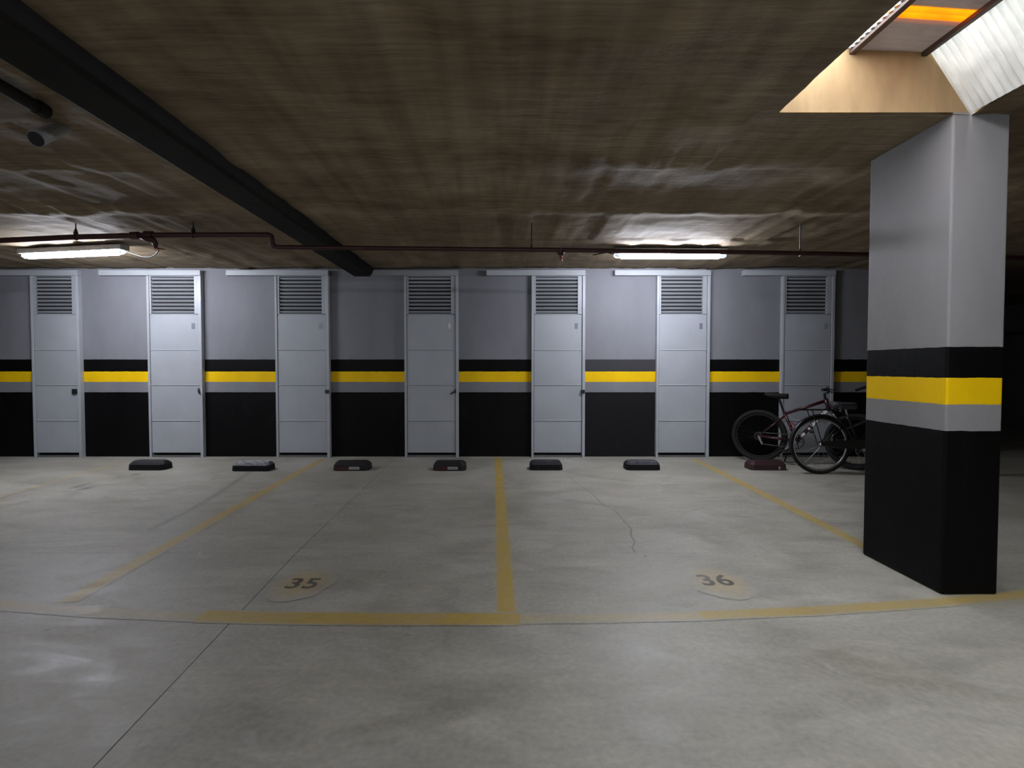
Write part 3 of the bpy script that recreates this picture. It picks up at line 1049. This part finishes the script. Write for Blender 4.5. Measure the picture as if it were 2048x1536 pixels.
def wheel(root, cx, Rw, tr, rim_m, hub_m, spoke_m, steer=None):
    w = MB().ring((cx, 0, Rw), (0, 1, 0), Rw - 2 * tr - 0.006, 0.011, 48, 6, 1.1).build('wheel_rim', M[rim_m], root, smooth=True)
    MB().ring((cx, 0, Rw), (0, 1, 0), Rw - tr, tr, 48, 10).build('tyre', M['tyre'], w, smooth=True)
    MB().tube([(cx, -0.05, Rw), (cx, -0.03, Rw), (cx, 0.03, Rw), (cx, 0.05, Rw)], [0.012, 0.024, 0.024, 0.012], 12).build('hub', M[hub_m], w)
    sp = MB()
    ns = 28
    for k in range(ns):
        a = 2 * math.pi * k / ns
        side = 0.028 if k % 2 else -0.028
        a2 = a + (0.35 if (k // 2) % 2 else -0.35)
        sp.tube([(cx + 0.022 * math.cos(a2), side, Rw + 0.022 * math.sin(a2)), (cx + (Rw - 2 * tr - 0.012) * math.cos(a), 0, Rw + (Rw - 2 * tr - 0.012) * math.sin(a))], 0.0013, 4, False)
    so = sp.build('spokes', M[spoke_m], w)
    so['kind'] = 'stuff'
    return w


def crankset(root, bb, ang, ring_r, mat_c, mat_r):
    ca, sa = math.cos(R(ang)), math.sin(R(ang))
    cr = MB().ring((bb[0], -0.055, bb[1]), (0, 1, 0), ring_r, 0.005, 32, 6).tube([(bb[0], -0.07, bb[1]), (bb[0], 0.07, bb[1])], 0.020, 12)
    for k in range(5):
        t = 2 * math.pi * k / 5
        cr.tube([(bb[0], -0.055, bb[1]), (bb[0] + ring_r * math.cos(t), -0.055, bb[1] + ring_r * math.sin(t))], 0.005, 6)
    c = cr.build('chainring', M[mat_r], root)
    for s_, y in ((1, -0.075), (-1, 0.075)):
        e = (bb[0] + 0.17 * ca * s_, y, bb[1] + 0.17 * sa * s_)
        a = MB().tube([(bb[0], y, bb[1]), e], [0.013, 0.010], 8).build('crank_arm', M[mat_c], root)
        yo = -0.05 if s_ > 0 else 0.05
        MB().box(e[0] - 0.045, e[0] + 0.045, min(e[1], e[1] + yo * 1.8), max(e[1], e[1] + yo * 1.8), e[2] - 0.011, e[2] + 0.011).build('pedal', M['rim_black'], a, bevel=0.004)
    return c


def saddle_mesh(c, L, wb, wn, th, name, mat, parent):
    rings = []
    for i in range(9):
        t = i / 8
        x = c[0] - L * 0.5 + L * t
        w = wb * (1 - t) ** 0.9 + wn * t ** 0.6 if t > 0.25 else wb * (0.72 + 1.1 * t)
        z = c[1] + 0.018 * (1 - t) ** 2 + 0.006 * t
        rings.append([(x, w * 0.5 * math.cos(a), z + (th * 0.5 * math.sin(a) if math.sin(a) > 0 else th * 0.9 * math.sin(a) * abs(math.sin(a)))) for a in [2 * math.pi * k / 14 for k in range(14)]])
    return MB().loft(rings).build(name, mat, parent, smooth=True)


def mountain_bike(loc, rz):
    root = tag(empty('bicycle', loc, rz), 'dark red mountain bicycle with white lettering parked along the wall', 'bicycle', 'bicycles behind the column')
    Rw = 0.335
    bb, seat_top, hd_t, hd_b, fa = (0.435, 0.295), (0.285, 0.655), (0.735, 0.835), (0.775, 0.715), (1.075, Rw)
    fa = (1.06, Rw)
    wheel(root, 0.0, Rw, 0.029, 'rim_black', 'alloy', 'rim_black')
    wheel(root, fa[0], Rw, 0.029, 'rim_black', 'alloy', 'rim_black')
    fr = MB()
    fr.tube([(seat_top[0], 0, seat_top[1] - 0.03), (hd_t[0], 0, hd_t[1] - 0.025)], [0.018, 0.021], 10)
    fr.tube([(bb[0], 0, bb[1]), (hd_b[0], 0, hd_b[1] + 0.015)], [0.025, 0.028], 10)
    fr.tube([(bb[0], 0, bb[1]), (seat_top[0], 0, seat_top[1])], 0.018, 10)
    fr.tube([(hd_t[0], 0, hd_t[1]), (hd_b[0], 0, hd_b[1])], 0.026, 12)
    fr.tube([(bb[0], -0.04, bb[1]), (bb[0], 0.04, bb[1])], 0.03, 12)
    for s_ in (-1, 1):
        fr.tube([(bb[0] - 0.02, s_ * 0.03, bb[1]), (0.0, s_ * 0.06, Rw)], [0.013, 0.010], 8)
        fr.tube([(seat_top[0], s_ * 0.02, seat_top[1] - 0.06), (0.0, s_ * 0.06, Rw)], [0.011, 0.009], 8)
    f = fr.build('frame', M['frame_red'], root, smooth=True)
    # lettering on the down tube, on the drive side
    a, b_ = Vector((bb[0], 0, bb[1])), Vector((hd_b[0], 0, hd_b[1] + 0.015))
    t = (b_ - a).normalized()
    nrm = Vector((-t.z, 0, t.x))
    shapes = [(0.12, 0.075, 0.016), (0.24, 0.028, 0.015), (0.31, 0.055, 0.020), (0.37, 0.050, 0.019), (0.44, 0.030, 0.013), (0.485, 0.058, 0.021), (0.545, 0.058, 0.021)]
    for d, l, h_ in [s for s in shapes]:
        k = d * 0.9
        c = a + t * k + Vector((0, -0.0265, 0))
        mb = MB()
        q = [(-0.5, -1), (0.35, -1), (0.5, 0.2), (0.3, 1), (-0.35, 0.9), (-0.5, 0.1)]
        for yy in (-0.003, 0.006):
            mb.v += [tuple(c + t * (l * x) + nrm * (h_ * z) + Vector((0, yy, 0))) for x, z in q]
        mb.f = [tuple(range(6)), tuple(reversed(range(6, 12)))] + [(i, (i + 1) % 6, 6 + (i + 1) % 6, 6 + i) for i in range(6)]
        mb.build('letter_mark', M['decal'], f)
    MB().ring((0.385, -0.03, 0.485), (0, 1, 0.2), 0.032, 0.007, 20, 6).build('cable_lock', M['red_cable'], f, smooth=True)
    fk = MB()
    fk.tube([(hd_b[0], -0.06, hd_b[1] - 0.01), (hd_b[0], 0.06, hd_b[1] - 0.01)], 0.02, 10)
    for s_ in (-1, 1):
        fk.tube([(hd_b[0] + 0.0, s_ * 0.06, hd_b[1]), (hd_b[0] + 0.17, s_ * 0.06, 0.50), (fa[0] - 0.01, s_ * 0.06, Rw)], [0.016, 0.020, 0.013], 10)
    fk.build('fork', M['frame_black'], root, smooth=True)
    MB().tube([(seat_top[0] + 0.003, 0, seat_top[1] - 0.02), (0.225, 0, 0.83)], 0.0135, 10).build('seat_post', M['rim_black'], root)
    saddle_mesh((0.20, 0.855), 0.27, 0.15, 0.045, 0.05, 'saddle', M['saddle'], root)
    MB().tube([(hd_t[0], 0, hd_t[1] - 0.01), (hd_t[0] - 0.012, 0, hd_t[1] + 0.06), (hd_t[0] + 0.04, 0, hd_t[1] + 0.085)], 0.016, 10).build('stem', M['rim_black'], root)
    hb = (hd_t[0] + 0.04, hd_t[1] + 0.09)
    bar = MB().tube([(hb[0] - 0.045, -0.31, hb[1] + 0.03), (hb[0] - 0.02, -0.14, hb[1] + 0.025), (hb[0], -0.05, hb[1]), (hb[0], 0.05, hb[1]), (hb[0] - 0.02, 0.14, hb[1] + 0.025), (hb[0] - 0.045, 0.31, hb[1] + 0.03)], 0.012, 10).build('handlebar', M['rim_black'], root, smooth=True)
    for s_ in (-1, 1):
        MB().tube([(hb[0] - 0.045, s_ * 0.32, hb[1] + 0.03), (hb[0] - 0.028, s_ * 0.21, hb[1] + 0.028)], 0.017, 10).build('grip', M['tyre'], bar)
        MB().tube([(hb[0] - 0.01, s_ * 0.19, hb[1] + 0.02), (hb[0] + 0.05, s_ * 0.23, hb[1] + 0.005), (hb[0] + 0.04, s_ * 0.30, hb[1] - 0.005)], 0.006, 6).build('brake_lever', M['rim_black'], bar)
    crankset(root, bb, 222, 0.085, 'chrome', 'rim_black')
    ch = MB()
    ch.tube([(0, -0.055, Rw + 0.045), (bb[0], -0.055, bb[1] + 0.085)], 0.005, 5)
    ch.tube([(0.05, -0.055, Rw - 0.10), (bb[0], -0.055, bb[1] - 0.085)], 0.005, 5)
    ch.ring((0, -0.055, Rw), (0, 1, 0), 0.042, 0.010, 20, 6)
    ch.build('chain', M['steel_dark'], root)
    MB().tube([(0.01, -0.07, Rw), (0.03, -0.075, Rw - 0.05), (0.055, -0.07, Rw - 0.10)], [0.016, 0.014, 0.014], 8).build('derailleur', M['chrome'], root)
    MB().tube([(0.36, 0.05, 0.29), (0.28, 0.16, 0.0)], 0.009, 8).build('kickstand', M['rim_black'], root)
    return root


def city_bike(loc, rz):
    root = tag(empty('bicycle', loc, rz), 'black city bicycle with bright rim and swept handlebar, half hidden by the column', 'bicycle', 'bicycles behind the column')
    Rw = 0.335
    bb, st, ht, hbm, fa = (0.44, 0.29), (0.30, 0.66), (0.82, 0.82), (0.87, 0.66), (1.06, Rw)
    wheel(root, 0.0, Rw, 0.020, 'chrome', 'alloy', 'alloy')
    wheel(root, fa[0], Rw, 0.020, 'chrome', 'alloy', 'alloy')
    fr = MB()
    fr.tube([(st[0], 0, st[1] - 0.14), (ht[0] + 0.01, 0, ht[1] - 0.05)], 0.014, 10)
    fr.tube([(bb[0], 0, bb[1]), (hbm[0], 0, hbm[1] + 0.02)], 0.016, 10)
    fr.tube([(bb[0], 0, bb[1]), (st[0], 0, st[1])], 0.015, 10)
    fr.tube([(ht[0], 0, ht[1]), (hbm[0], 0, hbm[1])], 0.019, 10)
    fr.tube([(bb[0], -0.04, bb[1]), (bb[0], 0.04, bb[1])], 0.024, 12)
    for s_ in (-1, 1):
        fr.tube([(bb[0], s_ * 0.025, bb[1]), (0, s_ * 0.06, Rw)], 0.009, 8)
        fr.tube([(st[0], s_ * 0.018, st[1] - 0.06), (0, s_ * 0.06, Rw)], 0.008, 8)
    fr.build('frame', M['frame_black'], root, smooth=True)
    fk = MB()
    for s_ in (-1, 1):
        fk.tube([(hbm[0], s_ * 0.045, hbm[1]), (0.95, s_ * 0.055, 0.48), (fa[0], s_ * 0.055, Rw)], [0.012, 0.011, 0.008], 8)
    fk.tube([(hbm[0], -0.05, hbm[1]), (hbm[0], 0.05, hbm[1])], 0.015, 8)
    fk.build('fork', M['frame_black'], root, smooth=True)

    def fender(cx, a0, a1):
        mb = MB()
        nseg = 22
        for i in range(nseg + 1):
            an = R(a0 + (a1 - a0) * i / nseg)
            for k, y in enumerate((-0.030, -0.015, 0.0, 0.015, 0.030)):
                r_ = Rw + 0.016 - abs(y) * 0.5
                mb.v.append((cx + r_ * math.cos(an), y, Rw + r_ * math.sin(an)))
        for i in range(nseg):
            for k in range(4):
                mb.f.append((i * 5 + k, i * 5 + k + 1, i * 5 + 6 + k, i * 5 + 5 + k))
        o = mb.build('mudguard', M['frame_black'], root, smooth=True)
        s = o.modifiers.new('thick', 'SOLIDIFY')
        s.thickness = 0.003
        return o
    fender(0.0, 5, 195)
    fender(fa[0], -10, 120)
    rk = MB()
    for s_ in (-1, 1):
        rk.tube([(-0.26, s_ * 0.06, 0.735), (0.20, s_ * 0.055, 0.735), (0.285, s_ * 0.02, 0.66)], 0.006, 6)
        rk.tube([(-0.12, s_ * 0.06, 0.735), (0.0, s_ * 0.065, Rw)], 0.005, 6)
    for x in (-0.26, -0.12, 0.02, 0.16):
        rk.tube([(x, -0.06, 0.735), (x, 0.06, 0.735)], 0.005, 6)
    rk.build('rear_rack', M['rim_black'], root)
    MB().tube([(st[0], 0, st[1] - 0.02), (0.272, 0, 0.745)], 0.013, 10).build('seat_post', M['chrome'], root)
    saddle_mesh((0.255, 0.785), 0.27, 0.20, 0.06, 0.06, 'saddle', M['saddle_grey'], root)
    for s_ in (-1, 1):
        coil = [(0.185 + 0.014 * math.cos(a), s_ * 0.055 + 0.014 * math.sin(a), 0.718 + 0.0042 * a / 1.0) for a in np.arange(0, 12.6, 0.5)]
        MB().tube(coil, 0.004, 6).build('saddle_spring', M['chrome'], root)
    MB().tube([(ht[0], 0, ht[1]), (ht[0] - 0.03, 0, 0.93), (ht[0] + 0.02, 0, 0.95)], 0.012, 10).build('stem', M['chrome'], root)
    for s_ in (1,):
        pass
    hb = []
    for s_ in (-1, 1):
        seg = [(ht[0] + 0.02, 0.0, 0.95), (ht[0] + 0.05, s_ * 0.09, 0.965), (ht[0] + 0.02, s_ * 0.20, 0.995), (ht[0] - 0.07, s_ * 0.275, 1.0), (ht[0] - 0.17, s_ * 0.295, 0.985), (ht[0] - 0.25, s_ * 0.30, 0.955)]
        hb.append(seg)
    bar = MB().tube(list(reversed(hb[0])) + hb[1][1:], 0.011, 10).build('handlebar', M['chrome'], root, smooth=True)
    for s_ in (-1, 1):
        MB().tube([(ht[0] - 0.165, s_ * 0.295, 0.986), (ht[0] - 0.275, s_ * 0.302, 0.945)], 0.016, 10).build('grip', M['tyre'], bar)
    crankset(root, bb, 330, 0.08, 'chrome', 'alloy')
    g = MB()
    g.loft([[(x, -0.062, z) for x, z in ((-0.02, Rw + 0.05), (0.45, 0.40), (0.54, 0.33), (0.50, 0.25), (0.42, 0.30), (-0.02, Rw + 0.0))],
            [(x, -0.068, z) for x, z in ((-0.02, Rw + 0.05), (0.45, 0.40), (0.54, 0.33), (0.50, 0.25), (0.42, 0.30), (-0.02, Rw + 0.0))]])
    g.build('chain_guard', M['frame_black'], root)
    MB().tube([(0.36, 0.05, 0.28), (0.24, 0.17, 0.0)], 0.009, 8).build('kickstand', M['alloy'], root)
    return root


r1 = at_y(1519, 800, 7.03)
mountain_bike((r1.x, 7.03, 0), R(-35))
r2 = at_z(1639, 948)
city_bike((r2.x, r2.y, 0), R(-4))
